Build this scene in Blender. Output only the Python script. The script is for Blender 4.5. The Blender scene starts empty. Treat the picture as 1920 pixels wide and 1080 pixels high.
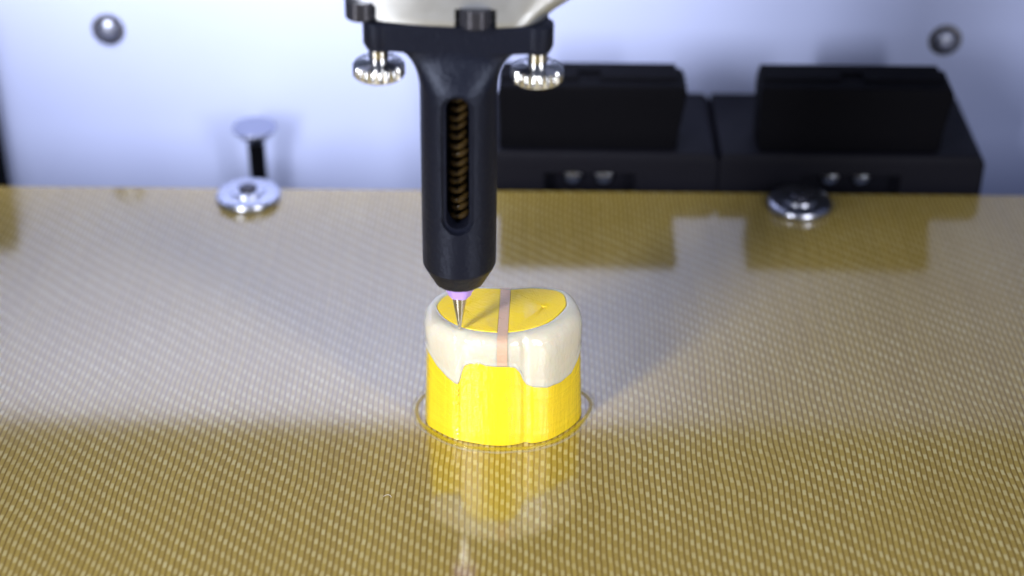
import bpy, bmesh, math, random
from mathutils import Vector, Matrix
import numpy as np

random.seed(7)
S = 0.001                                   # everything below is written in millimetres
scene = bpy.context.scene
COL = scene.collection

# ------------------------------------------------------------------ camera
PITCH, YAW, FPX, ZC, ANCHOR = 32.5, 1.1, 3233.55, 330.0, (943, 800)
_t, _p = math.radians(PITCH), math.radians(YAW)
CD = np.array([-math.sin(_p)*math.cos(_t), math.cos(_p)*math.cos(_t), -math.sin(_t)])
CR = np.array([math.cos(_p), math.sin(_p), 0.0])
CU = np.cross(CR, CD)
def ray(x, y): return CD + CR*(x-960)/FPX - CU*(y-540)/FPX
CC = -ray(*ANCHOR)*ZC
def atz(x, y, z=0.0):
    r = ray(x, y); return CC + r*(z-CC[2])/r[2]
def aty(x, y, Y):
    r = ray(x, y); return CC + r*(Y-CC[1])/r[1]
def proj(P):
    q = np.array(P, float)-CC; z = q@CD
    return 960+FPX*(q@CR)/z, 540-FPX*(q@CU)/z

cam = bpy.data.cameras.new('camera')
camo = bpy.data.objects.new('camera', cam); COL.objects.link(camo)
cam.sensor_width = 36.0
cam.lens = FPX/1920*36.0
cam.clip_start = 0.005; cam.clip_end = 20.0
M = Matrix((CR, CU, -CD)).transposed().to_4x4()
M.translation = Vector(CC*S)
camo.matrix_world = M
cam.dof.use_dof = True
cam.dof.focus_distance = 0.319
cam.dof.aperture_fstop = 9.2
cam.dof.aperture_blades = 0
scene.camera = camo

# ------------------------------------------------------------------ light
world = bpy.data.worlds.new('World'); scene.world = world
world.use_nodes = True
bg = world.node_tree.nodes['Background']
bg.inputs[0].default_value = (0.55, 0.66, 1.0, 1); bg.inputs[1].default_value = 0.13

def lamp(name, loc, target, sx, sy, watt, col, spread=180):
    l = bpy.data.lights.new(name, 'AREA'); l.shape = 'RECTANGLE'
    l.size = sx*S; l.size_y = sy*S; l.energy = watt; l.color = col; l.spread = math.radians(spread)
    o = bpy.data.objects.new(name, l); COL.objects.link(o)
    o.location = Vector(loc)*S
    o.rotation_euler = (Vector(target)-Vector(loc)).to_track_quat('-Z', 'Y').to_euler()
    return o
lamp('lamp_beside_camera', (-190, -235, 145), (0, -45, 5), 38, 230, 0.50, (0.97, 0.98, 1.0), 95)
lamp('lamp_beside_camera', (212, -235, 145), (0, -45, 5), 38, 230, 0.30, (0.97, 0.98, 1.0), 95)
# added light with no known source: wall brighter above, fading towards the bottom
lamp('added_wall_light', (-75, 60, 150), (-75, 132, 60), 210, 24, 0.165, (0.95, 0.96, 1.0), 68)

vs = scene.view_settings
vs.view_transform = 'Standard'; vs.look = 'None'; vs.exposure = 0.0; vs.gamma = 1.0
vs.use_curve_mapping = False

# ------------------------------------------------------------------ helpers
def new_mat(name):
    m = bpy.data.materials.new(name); m.use_nodes = True
    nt = m.node_tree
    return m, nt, nt.nodes['Principled BSDF']
def N(nt, typ, **kw):
    n = nt.nodes.new(typ)
    for k, v in kw.items(): setattr(n, k, v)
    return n
def L(nt, a, b): nt.links.new(a, b)
def math_node(nt, op, a, b=None, c=None, clamp=False):
    n = nt.nodes.new('ShaderNodeMath'); n.operation = op; n.use_clamp = clamp
    for i, v in enumerate((a, b, c)):
        if v is None: continue
        if isinstance(v, (int, float)): n.inputs[i].default_value = v
        else: nt.links.new(v, n.inputs[i])
    return n.outputs[0]
def mm_coords(nt, scale=1000.0, sx=1, sy=1, sz=1):
    tc = N(nt, 'ShaderNodeTexCoord')
    mp = N(nt, 'ShaderNodeMapping'); mp.inputs['Scale'].default_value = (scale*sx, scale*sy, scale*sz)
    L(nt, tc.outputs['Object'], mp.inputs['Vector'])
    return mp.outputs[0]
def noise(nt, vec, scale, detail=3, rough=0.55):
    n = N(nt, 'ShaderNodeTexNoise'); n.inputs['Scale'].default_value = scale
    n.inputs['Detail'].default_value = detail; n.inputs['Roughness'].default_value = rough
    L(nt, vec, n.inputs['Vector']); return n.outputs['Fac']
def bump(nt, bsdf, h, dist_mm, strength=1.0, sock='Normal', prev=None):
    b = N(nt, 'ShaderNodeBump'); b.inputs['Strength'].default_value = strength
    b.inputs['Distance'].default_value = dist_mm*S
    L(nt, h, b.inputs['Height'])
    if prev is not None: L(nt, prev, b.inputs['Normal'])
    if bsdf is not None: L(nt, b.outputs[0], bsdf.inputs[sock])
    return b.outputs[0]
def ramp(nt, fac, stops):
    r = N(nt, 'ShaderNodeValToRGB'); e = r.color_ramp.elements
    while len(e) > 1: e.remove(e[-1])
    e[0].position, e[0].color = stops[0][0], (*stops[0][1], 1)
    for p, c in stops[1:]:
        k = e.new(p); k.color = (*c, 1)
    L(nt, fac, r.inputs[0]); return r.outputs[0]
def mixc(nt, fac, a, b):
    n = N(nt, 'ShaderNodeMix', data_type='RGBA')
    for s, v in ((n.inputs[0], fac), (n.inputs[6], a), (n.inputs[7], b)):
        if isinstance(v, (int, float)): s.default_value = v
        elif isinstance(v, tuple): s.default_value = (*v, 1)
        else: L(nt, v, s)
    return n.outputs[2]

# ------------------------------------------------------------------ materials
def plain(name, col, rough, metal=0.0, grain=None, spec=0.5, tint=None):
    m, nt, b = new_mat(name)
    b.inputs['Base Color'].default_value = (*col, 1)
    b.inputs['Roughness'].default_value = rough
    b.inputs['Metallic'].default_value = metal
    b.inputs['Specular IOR Level'].default_value = spec
    if tint: b.inputs['Specular Tint'].default_value = (*tint, 1)
    v = mm_coords(nt)
    if grain:
        sc, d = grain
        bump(nt, b, noise(nt, v, sc, 4), d)
    f = noise(nt, v, 0.35, 4)
    L(nt, math_node(nt, 'MULTIPLY_ADD', f, 0.18, rough-0.09), b.inputs['Roughness'])
    return m

def bed_material():
    m, nt, b = new_mat('woven_laminate')
    v = mm_coords(nt)
    # slow wander of the threads
    nz = N(nt, 'ShaderNodeTexNoise'); nz.inputs['Scale'].default_value = 0.035; nz.inputs['Detail'].default_value = 2
    L(nt, v, nz.inputs['Vector'])
    sub = N(nt, 'ShaderNodeVectorMath', operation='SUBTRACT'); L(nt, nz.outputs['Color'], sub.inputs[0]); sub.inputs[1].default_value = (.5, .5, .5)
    scl = N(nt, 'ShaderNodeVectorMath', operation='SCALE'); L(nt, sub.outputs[0], scl.inputs[0]); scl.inputs['Scale'].default_value = 2.0
    nz2 = N(nt, 'ShaderNodeTexNoise'); nz2.inputs['Scale'].default_value = 0.5; nz2.inputs['Detail'].default_value = 2
    L(nt, v, nz2.inputs['Vector'])
    sub2 = N(nt, 'ShaderNodeVectorMath', operation='SUBTRACT'); L(nt, nz2.outputs['Color'], sub2.inputs[0]); sub2.inputs[1].default_value = (.5, .5, .5)
    scl2 = N(nt, 'ShaderNodeVectorMath', operation='SCALE'); L(nt, sub2.outputs[0], scl2.inputs[0]); scl2.inputs['Scale'].default_value = 0.2
    ad = N(nt, 'ShaderNodeVectorMath', operation='ADD'); L(nt, scl.outputs[0], ad.inputs[0]); L(nt, scl2.outputs[0], ad.inputs[1])
    ad2 = N(nt, 'ShaderNodeVectorMath', operation='ADD'); L(nt, v, ad2.inputs[0]); L(nt, ad.outputs[0], ad2.inputs[1])
    sp = N(nt, 'ShaderNodeSeparateXYZ'); L(nt, ad2.outputs[0], sp.inputs[0])
    u = math_node(nt, 'DIVIDE', sp.outputs[0], 1.05)
    w = math_node(nt, 'DIVIDE', sp.outputs[1], 0.86)
    i = math_node(nt, 'FLOOR', u)
    fu = math_node(nt, 'FRACT', u)
    q = math_node(nt, 'DIVIDE', math_node(nt, 'ADD', w, i), 4.0)
    fq = math_node(nt, 'FRACT', q)
    iq = math_node(nt, 'FLOOR', q)
    cell = N(nt, 'ShaderNodeCombineXYZ'); L(nt, i, cell.inputs[0]); L(nt, iq, cell.inputs[1])
    wn = N(nt, 'ShaderNodeTexWhiteNoise', noise_dimensions='2D'); L(nt, cell.outputs[0], wn.inputs['Vector'])
    rnd = wn.outputs['Value']
    # distance across thread, 0 centre .. 1 edge
    du = math_node(nt, 'ABSOLUTE', math_node(nt, 'MULTIPLY', math_node(nt, 'SUBTRACT', fu, 0.5), 2.0))
    dq = math_node(nt, 'ABSOLUTE', math_node(nt, 'MULTIPLY', math_node(nt, 'SUBTRACT', fq, 0.5), 2.0))
    def sstep(x, a, c):
        n = N(nt, 'ShaderNodeMapRange', interpolation_type='SMOOTHSTEP')
        n.inputs['From Min'].default_value = a; n.inputs['From Max'].default_value = c
        L(nt, x, n.inputs['Value']); return n.outputs[0]
    gap = sstep(du, 0.48, 0.95)
    knot_u = math_node(nt, 'SUBTRACT', 1.0, sstep(du, 0.40, 0.80))
    knot_q = math_node(nt, 'SUBTRACT', 1.0, sstep(dq, 0.22, 0.62))
    knot = math_node(nt, 'MULTIPLY', knot_u, knot_q)
    knot = math_node(nt, 'MULTIPLY', knot, math_node(nt, 'MULTIPLY_ADD', rnd, 0.45, 0.5), clamp=True)
    fib = noise(nt, mm_coords(nt, sx=6, sy=0.7), 1.2, 3)
    base = mixc(nt, fib, (0.27, 0.186, 0.030), (0.385, 0.280, 0.060))
    patch = noise(nt, v, 0.03, 3)
    base = mixc(nt, math_node(nt, 'MULTIPLY', patch, 0.5), base, (0.34, 0.26, 0.055))
    wt = N(nt, 'ShaderNodeTexWhiteNoise', noise_dimensions='1D'); L(nt, i, wt.inputs['W'])
    base = mixc(nt, math_node(nt, 'MULTIPLY', wt.outputs['Value'], 0.35), base, (0.20, 0.13, 0.02))
    pk = noise(nt, v, 0.045, 3)
    knot = math_node(nt, 'MULTIPLY', knot, math_node(nt, 'MULTIPLY_ADD', pk, 1.6, 0.15), clamp=True)
    c1 = mixc(nt, math_node(nt, 'MULTIPLY', gap, 0.88), base, (0.135, 0.078, 0.005))
    c2 = mixc(nt, knot, c1, (0.46, 0.39, 0.175))
    L(nt, c2, b.inputs['Base Color'])
    b.inputs['Roughness'].default_value = 0.55
    b.inputs['Specular IOR Level'].default_value = 0.2
    b.inputs['Coat Weight'].default_value = 1.0
    b.inputs['Coat IOR'].default_value = 2.05
    cr = math_node(nt, 'MULTIPLY_ADD', noise(nt, v, 0.12, 4), 0.06, 0.065)
    L(nt, cr, b.inputs['Coat Roughness'])
    hgt = math_node(nt, 'SUBTRACT', math_node(nt, 'ADD', math_node(nt, 'MULTIPLY', knot, 0.5), 0.5), math_node(nt, 'MULTIPLY', gap, 0.5))
    bump(nt, b, hgt, 0.06)
    n1 = bump(nt, None, hgt, 0.0010)
    bump(nt, b, noise(nt, v, 1.2, 2), 0.006, sock='Coat Normal', prev=n1)
    return m

def wall_material():
    m, nt, b = new_mat('painted_panel')
    v = mm_coords(nt)
    f = noise(nt, v, 0.02, 3)
    L(nt, mixc(nt, f, (0.425, 0.48, 0.77), (0.465, 0.525, 0.81)), b.inputs['Base Color'])
    b.inputs['Roughness'].default_value = 0.45
    bump(nt, b, noise(nt, v, 3.0, 3), 0.02)
    return m

def yellow_material(name, top=False):
    m, nt, b = new_mat(name)
    v = mm_coords(nt)
    f = noise(nt, v, 0.5, 4)
    L(nt, mixc(nt, f, (0.86, 0.60, 0.012), (0.90, 0.66, 0.026)), b.inputs['Base Color'])
    b.inputs['Subsurface Weight'].default_value = 0.25
    b.inputs['Subsurface Radius'].default_value = (1.0, 0.6, 0.1)
    b.inputs['Subsurface Scale'].default_value = 0.0012
    if top:
        # diagonal raster of the last layer
        sp = N(nt, 'ShaderNodeSeparateXYZ'); L(nt, v, sp.inputs[0])
        d = math_node(nt, 'ADD', math_node(nt, 'MULTIPLY', sp.outputs[0], 0.5), math_node(nt, 'MULTIPLY', sp.outputs[1], 0.87))
        wv = math_node(nt, 'SINE', math_node(nt, 'MULTIPLY', d, 2*math.pi/0.8))
        b.inputs['Roughness'].default_value = 0.42
        n1 = bump(nt, None, wv, 0.006)
        n2 = bump(nt, None, noise(nt, v, 0.8, 3), 0.14, prev=n1)
        L(nt, n2, b.inputs['Normal'])
    else:
        b.inputs['Roughness'].default_value = 0.24
        b.inputs['Coat Weight'].default_value = 1.0; b.inputs['Coat IOR'].default_value = 1.65; b.inputs['Coat Roughness'].default_value = 0.12
        sp = N(nt, 'ShaderNodeSeparateXYZ'); L(nt, v, sp.inputs[0])
        wob = noise(nt, v, 0.4, 2)
        lay = math_node(nt, 'SINE', math_node(nt, 'MULTIPLY', math_node(nt, 'ADD', sp.outputs[2], math_node(nt, 'MULTIPLY', wob, 0.15)), 2*math.pi/0.32))
        n1 = bump(nt, None, lay, 0.010)
        n2 = bump(nt, None, noise(nt, mm_coords(nt, sz=0.06), 1.3, 3), 0.16, prev=n1)   # vertical seams
        n3 = bump(nt, None, noise(nt, mm_coords(nt, sz=3.0), 1.3, 3), 0.05, prev=n2)
        L(nt, n3, b.inputs['Normal']); L(nt, n3, b.inputs['Coat Normal'])
    return m

def white_material(name):
    m, nt, b = new_mat(name)
    v = mm_coords(nt)
    f = noise(nt, v, 0.35, 3)
    L(nt, mixc(nt, f, (0.91, 0.81, 0.64), (0.94, 0.87, 0.74)), b.inputs['Base Color'])
    b.inputs['Subsurface Weight'].default_value = 0.8
    b.inputs['Subsurface Radius'].default_value = (1.0, 0.75, 0.5)
    b.inputs['Subsurface Scale'].default_value = 0.002
    b.inputs['Roughness'].default_value = 0.09
    b.inputs['IOR'].default_value = 1.42
    sp = N(nt, 'ShaderNodeSeparateXYZ'); L(nt, v, sp.inputs[0])
    wob = noise(nt, v, 0.4, 2)
    lay = math_node(nt, 'SINE', math_node(nt, 'MULTIPLY', math_node(nt, 'ADD', sp.outputs[2], math_node(nt, 'MULTIPLY', wob, 0.2)), 2*math.pi/0.34))
    n1 = bump(nt, None, lay, 0.0035)
    n2 = bump(nt, None, noise(nt, mm_coords(nt, sz=0.7), 0.5, 3), 0.15, prev=n1)
    n2 = bump(nt, None, noise(nt, mm_coords(nt, sz=0.45), 1.1, 3), 0.10, prev=n2)
    L(nt, n2, b.inputs['Normal'])
    tr = N(nt, 'ShaderNodeBsdfTransparent')
    tr.inputs[0].default_value = (1.0, 0.97, 0.93, 1)
    mx = N(nt, 'ShaderNodeMixShader'); mx.inputs[0].default_value = 0.33
    out = nt.nodes['Material Output']
    L(nt, b.outputs[0], mx.inputs[1]); L(nt, tr.outputs[0], mx.inputs[2])
    gl = N(nt, 'ShaderNodeBsdfGlossy'); gl.inputs['Roughness'].default_value = 0.03; L(nt, n2, gl.inputs['Normal'])
    fr = N(nt, 'ShaderNodeFresnel'); fr.inputs['IOR'].default_value = 1.9; L(nt, n2, fr.inputs['Normal'])
    m2 = N(nt, 'ShaderNodeMixShader'); L(nt, fr.outputs[0], m2.inputs[0]); L(nt, mx.outputs[0], m2.inputs[1]); L(nt, gl.outputs[0], m2.inputs[2])
    L(nt, m2.outputs[0], out.inputs['Surface'])
    b.inputs['Specular IOR Level'].default_value = 0.0
    return m

MAT = {}
MAT['bed'] = bed_material()
MAT['wall'] = wall_material()
MAT['yellow'] = yellow_material('yellow_print_wall')
MAT['yellow_top'] = yellow_material('yellow_print_top', True)
MAT['white'] = white_material('milky_silicone')
MAT['black'] = plain('black_anodised', (0.006, 0.007, 0.014), 0.38, grain=(1.3, 0.16), spec=0.25, tint=(0.68, 0.76, 1.0))
MAT['clip'] = plain('black_plastic', (0.0025, 0.0025, 0.004), 0.7, grain=(1.2, 0.08), spec=0.05)
MAT['base'] = plain('dark_bracket', (0.005, 0.005, 0.009), 0.55, grain=(1.2, 0.05), spec=0.10)
MAT['alu'] = plain('satin_aluminium', (0.56, 0.58, 0.63), 0.32, 0.8, grain=(4.0, 0.01))
MAT['chrome'] = plain('polished_steel', (0.78, 0.78, 0.80), 0.14, 1.0)
MAT['steel'] = plain('nozzle_steel', (0.62, 0.59, 0.55), 0.26, 1.0)
MAT['zinc'] = plain('zinc_plated', (0.46, 0.48, 0.57), 0.28, 1.0)
MAT['darkmetal'] = plain('blackened_screw', (0.05, 0.05, 0.065), 0.25, 0.6)
MAT['pinhead'] = plain('dull_pin_steel', (0.34, 0.36, 0.47), 0.32, 1.0)
MAT['purple'] = plain('lilac_plastic', (0.50, 0.32, 0.85), 0.35)
MAT['amber'] = plain('amber_resin', (0.050, 0.030, 0.009), 0.14)
MAT['dark'] = plain('dark_cavity', (0.02, 0.014, 0.008), 0.5)
MAT['strip'] = plain('clay_coloured_gel', (0.60, 0.40, 0.29), 0.3, grain=(1.4, 0.12))
MAT['strip'].node_tree.nodes['Principled BSDF'].inputs['Subsurface Weight'].default_value = 0.3
MAT['strip'].node_tree.nodes['Principled BSDF'].inputs['Subsurface Scale'].default_value = 0.001
def clear_material(name, col, mixv):
    m, nt, b = new_mat(name)
    b.inputs['Base Color'].default_value = (*col, 1); b.inputs['Roughness'].default_value = 0.12
    bump(nt, b, noise(nt, mm_coords(nt), 1.0, 3), 0.15)
    tr = N(nt, 'ShaderNodeBsdfTransparent'); mx = N(nt, 'ShaderNodeMixShader'); mx.inputs[0].default_value = mixv
    L(nt, b.outputs[0], mx.inputs[1]); L(nt, tr.outputs[0], mx.inputs[2]); L(nt, mx.outputs[0], nt.nodes['Material Output'].inputs['Surface'])
    return m
MAT['skirt'] = clear_material('yellow_skirt_film', (0.60, 0.45, 0.02), 0.62)
MAT['clear'] = clear_material('clear_skirt_film', (0.55, 0.52, 0.42), 0.86)

# ------------------------------------------------------------------ mesh helpers
def empty(name, loc, label=None, cat=None, group=None):
    o = bpy.data.objects.new(name, None); COL.objects.link(o)
    o.empty_display_size = 0.005
    o.location = Vector(loc)*S
    if label: o['label'] = label
    if cat: o['category'] = cat
    if group: o['group'] = group
    return o
def world_loc(o):
    v = Vector((0, 0, 0))
    while o is not None: v += o.location; o = o.parent
    return v
def build(name, V, F, mat, parent=None, sharp=35, origin=None):
    """V in world millimetres"""
    me = bpy.data.meshes.new(name)
    off = world_loc(parent) if parent else Vector(origin or (0, 0, 0))*S
    me.from_pydata([Vector((float(a[0]), float(a[1]), float(a[2])))*S - off for a in V], [], F)
    bm = bmesh.new(); bm.from_mesh(me)
    bmesh.ops.remove_doubles(bm, verts=bm.verts, dist=1e-8)
    bmesh.ops.recalc_face_normals(bm, faces=bm.faces)
    bm.to_mesh(me); bm.free()
    for p in me.polygons: p.use_smooth = True
    me.set_sharp_from_angle(angle=math.radians(sharp))
    me.materials.append(mat)
    o = bpy.data.objects.new(name, me); COL.objects.link(o)
    if parent: o.parent = parent
    else: o.location = off
    return o
def loft(rings, cap0=True, cap1=True):
    n = len(rings[0]); V = [p for r in rings for p in r]; F = []
    for k in range(len(rings)-1):
        for j in range(n):
            a, b_ = k*n+j, k*n+(j+1) % n
            F.append((a, b_, b_+n, a+n))
    if cap0: F.append(tuple(range(n))[::-1])
    if cap1: F.append(tuple(range((len(rings)-1)*n, len(rings)*n)))
    return V, F
def lathe(c, prof, n=48, scallop=None):
    rings = []
    for k, (r, z) in enumerate(prof):
        ring = []
        for j in range(n):
            a = 2*math.pi*j/n
            rr = r
            if scallop and k in scallop[0]: rr = r - scallop[2]*(0.5-0.5*math.cos(a*scallop[1]))
            ring.append((c[0]+rr*math.cos(a), c[1]+rr*math.sin(a), c[2]+z))
        rings.append(ring)
    return loft(rings)
def tube(path, r, n=10):
    rings = []
    for k, p in enumerate(path):
        a = Vector(path[max(k-1, 0)]); b_ = Vector(path[min(k+1, len(path)-1)])
        t = (b_-a).normalized()
        s = t.cross(Vector((0, 0, 1)) if abs(t.z) < 0.9 else Vector((1, 0, 0))).normalized(); q = t.cross(s)
        rings.append([tuple(Vector(p)+r*(math.cos(2*math.pi*j/n)*s+math.sin(2*math.pi*j/n)*q)) for j in range(n)])
    return loft(rings)
def rounded_rect(x0, x1, y0, y1, r, n=5):
    pts = []
    for cx, cy, a0 in ((x1-r, y1-r, 0), (x0+r, y1-r, 90), (x0+r, y0+r, 180), (x1-r, y0+r, 270)):
        for k in range(n+1):
            a = math.radians(a0+90*k/n); pts.append((cx+r*math.cos(a), cy+r*math.sin(a)))
    return pts
def box_loft(levels, r=0.8):
    """levels: (z, x0, x1, y0, y1[, r])"""
    return loft([[(x, y, l[0]) for x, y in rounded_rect(l[1], l[2], l[3], l[4], l[5] if len(l) > 5 else r)] for l in levels])
def spline(pts, n, closed=True):
    P = [np.array(p, float) for p in pts]; m = len(P); out = []
    for k in range(n):
        s = k/n*m; i = int(s); f = s-i
        p0, p1, p2, p3 = P[(i-1) % m], P[i % m], P[(i+1) % m], P[(i+2) % m]
        out.append(0.5*((2*p1)+(-p0+p2)*f+(2*p0-5*p1+4*p2-p3)*f*f+(-p0+3*p1-3*p2+p3)*f**3))
    # even spacing
    out = np.array(out); d = np.r_[0, np.cumsum(np.linalg.norm(np.diff(np.vstack([out, out[:1]]), axis=0), axis=1))]
    tt = np.linspace(0, d[-1], n, endpoint=False)
    cl = np.vstack([out, out[:1]])
    return np.stack([np.interp(tt, d, cl[:, j]) for j in range(out.shape[1])], 1)
def normals2(P):
    T = np.roll(P, -1, 0)-np.roll(P, 1, 0); T /= np.linalg.norm(T, axis=1)[:, None]
    Nn = np.stack([T[:, 1], -T[:, 0]], 1)
    c = P.mean(0)
    if ((P-c)*Nn).sum() < 0: Nn = -Nn
    return Nn
def cut(obj, cutters):
    """apply boolean differences to obj, deleting the cutters"""
    for c in cutters:
        md = obj.modifiers.new('cut', 'BOOLEAN'); md.operation = 'DIFFERENCE'; md.solver = 'EXACT'; md.object = c
    bpy.context.view_layer.update()
    dg = bpy.context.evaluated_depsgraph_get()
    me = bpy.data.meshes.new_from_object(obj.evaluated_get(dg))
    obj.modifiers.clear(); obj.data = me
    for p in me.polygons: p.use_smooth = True
    me.set_sharp_from_angle(angle=math.radians(20))
    for c in cutters: bpy.data.objects.remove(c)

# ------------------------------------------------------------------ setting
V, F = box_loft([(-3.2, -175, 175, -230, 92.4), (-0.4, -175, 175, -230, 92.4), (-0.1, -174.9, 174.9, -229.9, 92.3), (0, -174.6, 174.6, -229.6, 92.0)], 2.0)
bed = build('print_bed', V, F, MAT['bed'], sharp=8); bed['kind'] = 'structure'
WY = 132.0
wp = [(-190, WY), (190, WY), (190, WY+3), (-190, WY+3)]
V, F = loft([[(x, y, z) for x, y in wp] for z in (-70, 99)])
wall = build('back_wall', V, F, MAT['wall'], sharp=5); wall['kind'] = 'structure'

# ------------------------------------------------------------------ printed part
TOP = 24.0
base_pts = [(-15.05, 3.6), (-14.4, 0.4), (-12.9, -1.3), (-9.3, -3.95), (-4.2, -5.6), (-0.2, -6.05), (2.85, -5.5), (4.35, -4.8),
            (5.86, -5.1), (8.9, -3.9), (11.9, -1.2), (14.1, 1.7), (15.05, 4.6), (14.6, 8.2), (12.6, 11.4), (8.6, 12.9), (4, 12.5), (0, 11.9),
            (-4, 12.5), (-8.6, 12.9), (-12.6, 11.2), (-14.8, 7.4)]
inner_px = [(819, 575), (828, 590), (845, 603), (880, 617), (930, 623), (960, 622), (990, 617), (1030, 603), (1057, 580), (1062, 565),
            (1050, 547), (1000, 540), (955, 543), (937, 541), (870, 541), (838, 553), (824, 564)]
inner_pts = [tuple(atz(x, y, TOP)[:2]) for x, y in inner_px]
NB = 420
OUT = spline(base_pts, NB); ON = normals2(OUT)
INN0 = spline(inner_pts, NB)
# match the inner ring to the outer ring by angle about the centre
cen = np.array([0.0, 3.6])
def by_angle(P, ang):
    a = np.arctan2(P[:, 1]-cen[1], P[:, 0]-cen[0]); o = np.argsort(a); a = a[o]; Q = P[o]
    a = np.r_[a-2*np.pi, a, a+2*np.pi]; Q = np.vstack([Q, Q, Q])
    return np.stack([np.interp(ang, a, Q[:, j]) for j in range(2)], 1)
oang = np.arctan2(OUT[:, 1]-cen[1], OUT[:, 0]-cen[0])
INN = by_angle(INN0, oang)
bound = [(780, 632), (797, 640), (805, 661), (820, 686), (840, 708), (857, 721), (862, 714), (866, 698), (871, 686), (880, 683), (898, 681), (910, 686), (930, 688),
         (955, 688), (966, 690), (975, 699), (980, 711), (987, 721), (1000, 726), (1025, 727), (1050, 717), (1070, 700), (1082, 675), (1090, 645), (1105, 632)]
bx, by = [p[0] for p in bound], [p[1] for p in bound]
def taper(z): return 1-0.0022*z
ZB = np.zeros(NB)
for k in range(NB):
    x, y = OUT[k]
    if y > 4.2: ZB[k] = np.nan; continue
    z = 10.0
    for _ in range(12):
        px, _py = proj((x*taper(z), y, z)); z = aty(px, np.interp(px, bx, by), y)[2]
    ZB[k] = z
good = ~np.isnan(ZB)
zl = ZB[good & (OUT[:, 0] < 0)][np.argmax(OUT[good & (OUT[:, 0] < 0)][:, 1])]
zr = ZB[good & (OUT[:, 0] > 0)][np.argmax(OUT[good & (OUT[:, 0] > 0)][:, 1])]
for k in range(NB):
    if not good[k]: ZB[k] = 0.5*(zl+zr)+(zr-zl)*0.5*OUT[k, 0]/15.0
ZB = np.clip(ZB, 4, 21)
print('ZB range', ZB.min(), ZB.max())

part = empty('printed_part', (0, 3.5, 0), 'yellow and milky white printed bean shaped block standing on the woven bed', 'print')
rs = np.random.RandomState(3)
def ring_at(z, off, inner=0.0):
    """outer outline pushed out by off at heights z (array)"""
    z = np.broadcast_to(z, (NB,))
    Q = OUT*np.stack([taper(z), np.ones(NB)], 1)+ON*np.broadcast_to(off, (NB,))[:, None]
    if np.any(np.array(inner) > 0): Q = Q*(1-inner)+INN*inner
    return [(Q[k, 0], Q[k, 1], z[k]) for k in range(NB)]
# yellow body
rings = [ring_at(0.0, -0.25), ring_at(0.12, 0.05)]
NL = 44
PXB = np.array([proj((OUT[k, 0], OUT[k, 1], 6.0))[0] for k in range(NB)]); FRONT = OUT[:, 1] < 4
seam = 0.32*np.exp(-((PXB-857)/3.0)**2)*FRONT
seam2 = 0.12*np.exp(-((PXB-985)/2.5)**2)*FRONT
for l in range(NL+1):
    s = l/NL
    jit = 0.016*rs.randn()+0.015*rs.randn(NB)-seam*max(0.0, 0.55+0.6*rs.randn())-seam2*max(0.0, 0.5+0.5*rs.randn())
    rings.append(ring_at(0.3+(ZB-0.3)*s, jit))
rings.append(ring_at(ZB+0.12, -0.25)); rings.append(ring_at(ZB+0.15, 0, 0.9))
V, F = loft(rings)
build('yellow_body', V, F, MAT['yellow'], part, 60)
# white shell: outside, rounded shoulder, rim, then down the inside
def z_frac(f): return ZB+(TOP-ZB)*f
sh = []
bul = 0.35
sh.append(ring_at(ZB-0.05, 0, 0.8)); sh.append(ring_at(ZB-0.03, -0.05)); sh.append(ring_at(ZB+0.10, 0.16)); sh.append(ring_at(ZB+0.5, 0.26))
for f in np.linspace(0.10, 0.48, 10): sh.append(ring_at(z_frac(f)+0.3*(1-f), bul*math.sin(math.pi*min(1, f*0.9))+0.02*rs.randn(NB)))
for a in np.linspace(0.0, 90, 16):
    t = math.radians(a)
    zz = z_frac(0.55)+(TOP+0.0-z_frac(0.55))*math.sin(t)**0.85
    sh.append(ring_at(zz, bul*math.sin(math.pi*0.45)*math.cos(t), (1-math.cos(t))**1.25*0.80))
sh.append(ring_at(TOP-0.02, 0, 0.94)); sh.append(ring_at(TOP-0.10, 0, 1.0))
sh.append(ring_at(np.maximum(ZB+1.0, 12), 0, 1.0))
n = NB; V = [p for r in sh for p in r]; F = []
for k in range(len(sh)):
    k2 = (k+1) % len(sh)
    for j in range(n):
        F.append((k*n+j, k*n+(j+1) % n, k2*n+(j+1) % n, k2*n+j))
build('white_shell', V, F, MAT['white'], part, 60)
# two yellow top halves with a slot between them
def half(sign):
    lim0, lim1 = (-0.95, 0.95)
    pts = []
    P = INN0.copy()
    c = P.mean(0)
    pts = [tuple(c+(p-c)*0.992) for p in P]
    poly = []
    def xlim(y): return (0.15+0.015*y)+(0.95 if sign > 0 else -0.95)
    m = len(pts)
    for k in range(m):
        a, b_ = pts[k], pts[(k+1) % m]
        ina, inb = (a[0]-xlim(a[1]))*sign > 0, (b_[0]-xlim(b_[1]))*sign > 0
        if ina: poly.append(a)
        if ina != inb:
            fa, fb = a[0]-xlim(a[1]), b_[0]-xlim(b_[1]); t = fa/(fa-fb)
            poly.append((a[0]+(b_[0]-a[0])*t, a[1]+(b_[1]-a[1])*t))
    cc = np.array(poly).mean(0)
    def sc(f): return [tuple(cc+(np.array(p)-cc)*f) for p in poly]
    rr = [[(x, y, 11.0) for x, y in poly], [(x, y, TOP-0.12) for x, y in poly], [(x, y, TOP+0.02) for x, y in sc(0.985)]]
    # a fine top: concentric rings with a dimple in the middle and tiny unevenness
    for f in (0.9, 0.75, 0.6, 0.45, 0.3, 0.18, 0.1): rr.append([(x, y, TOP+0.04+0.02*rs.randn()) for x, y in sc(f)])
    rr.append([(x, y, TOP-0.05) for x, y in sc(0.055)]); rr.append([(x, y, TOP-0.35) for x, y in sc(0.03)])
    V, F = loft(rr)
    build('yellow_top', V, F, MAT['yellow_top'], part, 40)
half(-1); half(1)
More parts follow.
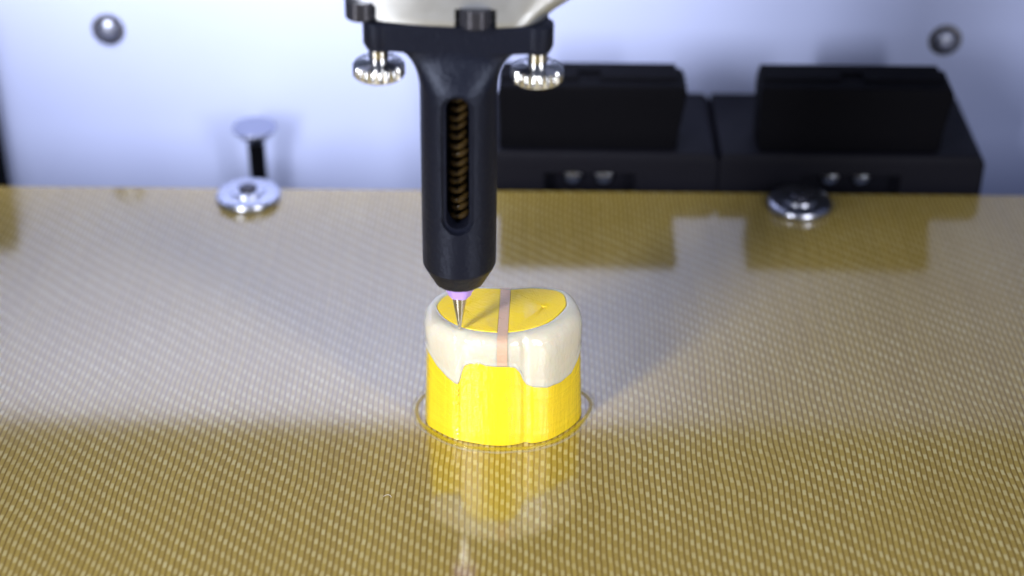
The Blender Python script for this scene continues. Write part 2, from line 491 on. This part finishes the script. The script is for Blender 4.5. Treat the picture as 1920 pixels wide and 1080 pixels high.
# clay coloured strip in the slot, running over the top and down the front
fr = [k for k in range(NB) if abs(OUT[k, 0]) < 1.5 and OUT[k, 1] < 0]
kf = min(fr, key=lambda k: abs(OUT[k, 0]-0.1))
prof = [(sh_r[kf][1], sh_r[kf][2]) for sh_r in sh[3:-3]]
prof = [(y-0.10, z+0.03) for y, z in prof]
prof = prof+[(3.0, TOP-0.05), (9.5, TOP-0.05), (11.9, TOP-0.1), (12.0, 15.0), (-3.0, 14.0)]
V = []; 
for sgn in (-1, 1):
    for y, z in prof:
        V.append((0.15+0.015*y+sgn*0.93, y, z))
m = len(prof); F = [tuple(range(m)), tuple(range(m, 2*m))[::-1]]
F += [(j, (j+1) % m, m+(j+1) % m, m+j) for j in range(m)]
build('centre_strip', V, F, MAT['strip'], part, 40)

# skirt lines laid on the bed round the print
skirt = empty('skirt_ring', (0, 3.5, 0), 'thin yellow and clear skirt line laid on the bed around the print', 'skirt')
ring_px = [(782, 790), (800, 808), (830, 826), (870, 840), (905, 845), (940, 846), (975, 844.5), (1000, 842), (1050, 827), (1085, 804), (1108, 775), (1113, 757), (1107, 745), (1092, 733)]
rp = [tuple(atz(x, y)[:2]) for x, y in ring_px]+[(13, 14.3), (8.6, 15.6), (3, 15.0), (-3, 15.0), (-8.6, 15.6), (-13.2, 13.7), (-15.8, 10.6), (-17.2, 7.6), (-17.45, 4.8)]
RO = spline(rp, 300); RN = normals2(RO)
def bead(name, off, w, h, mat, wob):
    prof = [(-w, 0.0), (-w*0.9, h*0.6), (-w*0.4, h), (w*0.4, h), (w*0.9, h*0.6), (w, 0.0)]
    wv = wob*np.interp(np.arange(300), np.arange(0, 301, 12), rs.randn(26))
    V = []
    for o_, z in prof:
        Q = RO+RN*(off+o_+wv)[:, None]
        V += [(Q[k, 0], Q[k, 1], z+0.01) for k in range(300)]
    F = []
    for k in range(len(prof)):
        k2 = (k+1) % len(prof)
        for j in range(300): F.append((k*300+j, k*300+(j+1) % 300, k2*300+(j+1) % 300, k2*300+j))
    build(name, V, F, mat, skirt, 50)
bead('yellow_bead', -0.55, 0.34, 0.28, MAT['skirt'], 0.03)
bead('clear_bead', 0.35, 0.24, 0.22, MAT['clear'], 0.10)

# ------------------------------------------------------------------ print head
X0, Y0 = -7.75, -2.9
TIPZ = TOP+0.35
head = empty('print_head', (X0, Y0, TIPZ), 'black syringe print head with steel needle poised over the yellow print', 'print head')
def ap(name, VF, mat, parent=head, sharp=35): return build(name, VF[0], VF[1], mat, parent, sharp)
C0 = (X0, Y0, 0)
ap('needle', lathe(C0, [(0.22, TIPZ), (0.27, TIPZ+0.05), (0.30, TIPZ+0.5), (1.45, 31.9), (1.48, 33.0)], 32), MAT['steel'])
hub_prof = [(1.5, 31.7), (2.0, 31.9), (2.15, 32.5), (2.45, 33.0), (2.45, 36.0)]
rings = []
for r, z in hub_prof:
    rings.append([(X0+r*(1+0.05*math.cos(6*a))*math.cos(a), Y0+r*(1+0.05*math.cos(6*a))*math.sin(a), z) for a in [2*math.pi*j/48 for j in range(48)]])
ap('needle_hub', loft(rings), MAT['purple'])

# holder body: chamfered foot, long barrel, filleted shoulders, arms
def stadium(hw, hf, hb, z, n=64, power=2.0):
    """half width hw, front depth hf, back depth hb"""
    pts = []
    for j in range(n):
        a = 2*math.pi*j/n
        c, s = math.cos(a), math.sin(a)
        x = hw*math.copysign(abs(c)**(2/power), c); y = math.copysign(abs(s)**(2/power), s)*(hb if s > 0 else hf)
        pts.append((X0+x, Y0+y, z))
    return pts
R = 6.55
rings = [stadium(3.2, 3.2, 3.2, 35.2), stadium(4.1, 4.1, 4.1, 35.0), stadium(4.5, 4.5, 4.5, 35.2), stadium(6.25, 6.25, 6.25, 38.5), stadium(6.48, 6.48, 6.48, 39.0), stadium(R-0.03, R-0.03, R-0.03, 39.8)]
for z in np.linspace(41, 72, 8): rings.append(stadium(R, R, R, z))
for k in range(1, 11):
    f = k/10; z = 73.2+7.2*f
    w = R+4.6*(1-math.sqrt(max(0, 1-f*f*0.995)))
    fd = R-3.3*(f*f*(3-2*f))
    rings.append(stadium(w, fd, R-1.2*f, z, power=2.0+0.8*f))
rings.append(stadium(14.4, 3.2, 5.3, 80.75, power=9))
rings.append(stadium(14.7, 3.2, 5.3, 81.2, power=12)); rings.append(stadium(14.7, 3.2, 5.3, 85.2, power=12)); rings.append(stadium(14.5, 3.0, 5.0, 85.45, power=12))
V, F = loft(rings)
hold = ap('syringe_holder', (V, F), MAT['black'], head, 40)
# window in the barrel
zt, zb_ = aty(860, 180, Y0-R+0.3)[2], aty(860, 441, Y0-R+0.3)[2]
def slot(hw, y0, y1, za, zb):
    pts = []
    for k in range(13): a = math.pi*k/12; pts.append((X0+hw*math.cos(a), zb-hw+hw*math.sin(a)))
    for k in range(13): a = math.pi+math.pi*k/12; pts.append((X0+hw*math.cos(a), za+hw+hw*math.sin(a)))
    return build('cutter', *loft([[(x, y0, z) for x, z in pts], [(x, y1, z) for x, z in pts]]), MAT['black'], head)
cut(hold, [slot(2.75, Y0-R-3, Y0-R+1.05, zb_, zt), slot(2.0, Y0-R-3, Y0+3.2, zb_+0.75, zt-0.75)])
# end bosses on the arms and what shows through the window
for sx in (-1, 1):
    bxc = X0+sx*13.05
    ap('arm_boss', lathe((bxc, Y0-0.9, 0), [(1.75, 80.3), (2.1, 80.5), (2.6, 81.5), (2.6, 85.3), (2.4, 85.5)], 40), MAT['black'], hold)
hel = []
for k in range(15*20+1):
    a = 2*math.pi*k/20; z = zb_+0.3+(zt-zb_-0.6)*k/(15*20)
    rj = 1.25+0.10*math.sin(k*0.37)+0.07*math.sin(k*0.113+1)
    hel.append((X0+0.1*math.sin(k*0.05)+rj*math.cos(a), Y0-1.2+rj*math.sin(a), z+0.12*math.sin(k*0.21)))
ap('plunger_screw', tube(hel, 0.62, 8), MAT['amber'], hold, 60)
ap('plunger_rod', lathe((X0, Y0-0.9, 0), [(1.05, zb_+0.2), (1.05, zt-0.2)], 24), MAT['dark'], hold)

# thumbscrews under the arms
def thumbscrew(px, dz):
    x = X0+px
    y = Y0-0.9
    c = (x, y, dz)
    nt_ = 22; n = nt_*10
    prof = [(1.2, 75.2), (3.9, 75.2), (4.36, 75.5), (4.36, 77.3), (4.0, 77.6), (1.9, 77.6), (1.75, 77.7)]
    d = ap('thumbscrew', lathe(c, prof, n, scallop=((2, 3), nt_, 0.42)), MAT['chrome'], head, 50)
    ap('shank', lathe(c, [(1.72, 77.5), (1.72, 80.6)], 40), MAT['chrome'], d)
thumbscrew(-13.2, 0.2); thumbscrew(13.05, 0.0)

# aluminium carriage above the holder
pl = [(-26.3, 14), (-26.3, 2), (-26.2, -2.0), (-25.0, -4.2), (-21, -5.6), (-14, -6.9), (-6, -7.4), (0, -7.2), (3.6, -6.2), (6.0, -3.9), (7.2, -0.6), (7.6, 4), (7.6, 14)]
def dense(P, n=6):
    out = []
    m = len(P)
    for i in range(m-1):
        p0, p1, p2, p3 = [np.array(P[min(max(q, 0), m-1)], float) for q in (i-1, i, i+1, i+2)]
        for k in range(n):
            f = k/n; out.append(tuple(0.5*((2*p1)+(-p0+p2)*f+(2*p0-5*p1+4*p2-p3)*f*f+(-p0+3*p1-3*p2+p3)*f**3)))
    out.append(P[-1]); return out
pd = dense(pl)
rings = []
for z, inset, fl in [(z_+1.6, i_, f_) for z_, i_, f_ in ((84.1, 0.35, 0), (84.35, 0.1, 0), (84.8, 0, 0.3), (85.3, 0, 0.9), (85.9, 0, 1.7), (86.5, 0, 2.6), (87.1, 0, 3.5), (87.8, 0, 4.5), (88.6, 0, 5.6), (90.0, 0, 6.6), (97, 0, 6.6))]:
    ring = []
    for x, y in pd:
        g = min(1, max(0, (x-2)/5.0))
        ring.append((x*(1)+(inset if x < 0 else -inset)*0.3+g*fl, y+inset*(1 if y < 4 else 0), z))
    rings.append(ring)
car = ap('carriage_block', loft(rings), MAT['alu'], head, 30)
sc_mid = (aty(882, 34, -7.2)[0], -6.3)
sc_l = (-23.6, -4.2)
def cyl_cut(c, r, z0, z1): return build('cutter', *lathe((c[0], c[1], 0), [(r, z0), (r, z1)], 40), MAT['black'], head)
cut(car, [cyl_cut(sc_mid, 3.5, 83, 89.0), cyl_cut(sc_l, 3.0, 83, 88.6)])
for c, r in ((sc_mid, 2.75), (sc_l, 2.55)):
    ap('cap_screw', lathe((c[0], c[1], 0), [(1.2, 86.4), (1.3, 85.9), (r-0.3, 85.9), (r, 86.2), (r, 89.2)], 40), MAT['darkmetal'], head)
head.rotation_euler = (0, math.radians(0.75), 0)

# ------------------------------------------------------------------ levelling screws on the bed
def bed_nut(c, label):
    o = empty('levelling_nut', (c[0], c[1], 0), label, 'nut', 'levelling nuts along the bed edge')
    build('flange', *lathe((c[0], c[1], 0), [(6.9, 0.0), (7.3, 0.15), (7.5, 1.3), (7.2, 1.8), (6.6, 2.05), (4.0, 2.2), (3.8, 2.7), (2.4, 2.8)], 56), MAT['zinc'], o, 9)
    build('screw_end', *lathe((c[0], c[1], 0), [(2.2, 2.4), (2.2, 3.2), (1.7, 3.6), (0.5, 3.7)], 32), MAT['darkmetal'], o)
K1 = atz(466, 376); K2 = atz(1499, 390)
bed_nut((K1[0], K1[1]+0.5), 'zinc flange nut on the bare bed edge below the flared pin')
bed_nut((K2[0], K2[1]+0.5), 'zinc flange nut on the bed edge in front of a black clip block')
# flared pin standing free between the bed and the wall
PY = 119.0
ph = aty(478, 246, PY); pb = aty(479, 262, PY)
pin = empty('flared_pin', (ph[0], PY, -70), 'dark standing pin with a bright flared head behind the bed edge', 'pin')
build('pin_shaft', *lathe((ph[0], PY, 0), [(2.15, -70), (2.15, pb[2]+0.4)], 32), MAT['clip'], pin)
build('flared_head', *lathe((ph[0], PY, ph[2]), [(1.9, -2.9), (2.5, -2.5), (5.2, 0.5), (5.6, 1.0), (5.4, 1.3), (0.6, 1.45)], 48), MAT['pinhead'], pin, 15)

# ------------------------------------------------------------------ wall screws
def wall_screw(px, py, label):
    P = aty(px, py, WY)
    o = empty('wall_screw', (P[0], WY, P[2]), label, 'screw', 'button head screws in the wall')
    n = 36; prof = [(2.75, 0.0), (2.75, 0.5), (2.5, 1.1), (1.9, 1.6), (1.35, 1.75)]
    rings = []
    for r, d in prof: rings.append([(P[0]+r*math.cos(2*math.pi*j/n), WY-d, P[2]+r*math.sin(2*math.pi*j/n)) for j in range(n)])
    def hexr(r, j):
        a = 2*math.pi*j/n; s = (a+math.pi/6) % (math.pi/3)-math.pi/6
        return r/math.cos(s)
    for r, d in ((1.05, 1.75), (1.0, 0.5)): rings.append([(P[0]+hexr(r, j)*math.cos(2*math.pi*j/n), WY-d, P[2]+hexr(r, j)*math.sin(2*math.pi*j/n)) for j in range(n)])
    build('button_head', *loft(rings), MAT['pinhead'], o, 30)
    rings = []
    for r, d in ((4.1, 0.0), (4.1, 0.25), (3.2, 0.3)): rings.append([(P[0]+r*math.cos(2*math.pi*j/n), WY-d, P[2]+r*math.sin(2*math.pi*j/n)) for j in range(n)])
    build('washer', *loft(rings), MAT['darkmetal'], o, 30)
wall_screw(203, 55, 'steel button head screw in the bare bright stretch of wall')
wall_screw(1772, 75, 'steel button head screw in the wall above the black clip blocks')

# ------------------------------------------------------------------ black clip blocks behind the bed
def clip_block(o, x0, x1, ya, yb, zt_):
    V, F = box_loft([(7.2, x0+0.3, x1-0.2, ya+0.3, yb-1), (7.8, x0, x1+0.1, ya, yb-1), (zt_*0.55, x0-0.2, x1+0.5, ya, yb-1), (zt_-3.6, x0-0.4, x1+1.7, ya, yb-1), (zt_-2.0, x0-0.4, x1+1.9, ya, yb-1),
                     (zt_-0.7, x0-0.2, x1+1.3, ya+0.1, yb-1.2), (zt_-0.3, x0, x1+0.9, ya+0.5, yb-1.5)], 0.5)
    b_ = build('clip_block', V, F, MAT['clip'], o, 30)
    V, F = box_loft([(zt_-3.0, x0+0.2, x1-0.2, ya+3.6, yb), (zt_, x0+0.2, x1-0.2, ya+3.7, yb), (zt_+0.4, x0+0.5, x1-0.5, ya+4.2, yb-0.4)], 0.5)
    r_ = build('back_ridge', V, F, MAT['clip'], b_, 30)
    cx = (x0+x1)/2
    c = build('cutter', *box_loft([(zt_-1.6, cx-2.6, cx+2.6, ya+3, ya+7.5), (zt_+3, cx-2.8, cx+2.8, ya+3, ya+7.5)], 0.6), MAT['clip'], b_)
    cut(r_, [c])
    return b_
def mount(o, x0, x1, ya, yb, rx0, rx1, dots):
    V, F = box_loft([(-14, x0, x1, ya, yb), (6.6, x0, x1, ya, yb), (7.6, x0+0.2, x1-0.4, ya+0.1, yb-0.2), (8.4, x0+0.3, x1-1.2, ya+0.3, yb-0.5), (8.8, x0+0.5, x1-2.4, ya+0.7, yb-1.2)], 0.7)
    b_ = build('mount_bar', V, F, MAT['base'], o, 30)
    c = build('cutter', *box_loft([(-8, rx0, rx1, ya-3, ya+5), (3.6, rx0, rx1, ya-3, ya+5)], 0.6), MAT['base'], o)
    cut(b_, [c])
    for x, z in dots:
        n = 24; rings = []
        for r, d in ((2.1, 0), (2.1, 1.6), (1.7, 2.2), (0.5, 2.5)): rings.append([(x+r*math.cos(2*math.pi*j/n), ya+5.02-d, z+r*math.sin(2*math.pi*j/n)) for j in range(n)])
        build('mount_screw', *loft(rings), MAT['zinc'], o, 40)
YA, YB = 94.6, 128.5
c1 = empty('clip_unit', (20, YA, -14), 'black clip block on a dark mount, half behind the syringe barrel', 'clip', 'clip units behind the bed')
clip_block(c1, -3.0, 38.6, 97.0, 109, 25.2)
mount(c1, -6, 48.68, YA, YB, 7.5, 29.2, ((14.4, 1.2), (21.8, 1.2)))
c2 = empty('clip_unit', (80, YA, -14), 'black clip block on a dark mount right behind the short levelling screw', 'clip', 'clip units behind the bed')
clip_block(c2, 57.8, 100.2, 97.0, 109, 25.2)
mount(c2, 48.74, 111.0, YA, YB, 68.0, 91.6, ((75.6, 1.6), (83.0, 1.6)))
# black corner post where the wall panel ends
post = empty('corner_post', (-140, 127, -70), 'black corner post at the bare end of the wall panel', 'post')
build('post_body', *box_loft([(-70, -150, -132.2, 124.0, 129.4), (37.6, -150, -132.2, 124.0, 129.4), (38.2, -149.6, -132.6, 124.4, 129.0)], 0.8), MAT['clip'], post, 30)

# loose fibre lying on the bed
def fibre(pts, label):
    P = [atz(x, y, 0.12) for x, y in pts]
    c = P[0]
    o = empty('lint_fibre', (c[0], c[1], 0), label, 'fibre')
    path = dense([tuple(p) for p in P], 5)
    build('strand', *tube([tuple(p) for p in path], 0.035, 6), MAT['clear_fibre'], o, 60)
MAT['clear_fibre'] = plain('pale_fibre', (0.72, 0.70, 0.64), 0.35)
fibre([(719, 931), (724, 928), (730, 928), (734, 932)], 'tiny pale fibre curled on the bed near the skirt line')
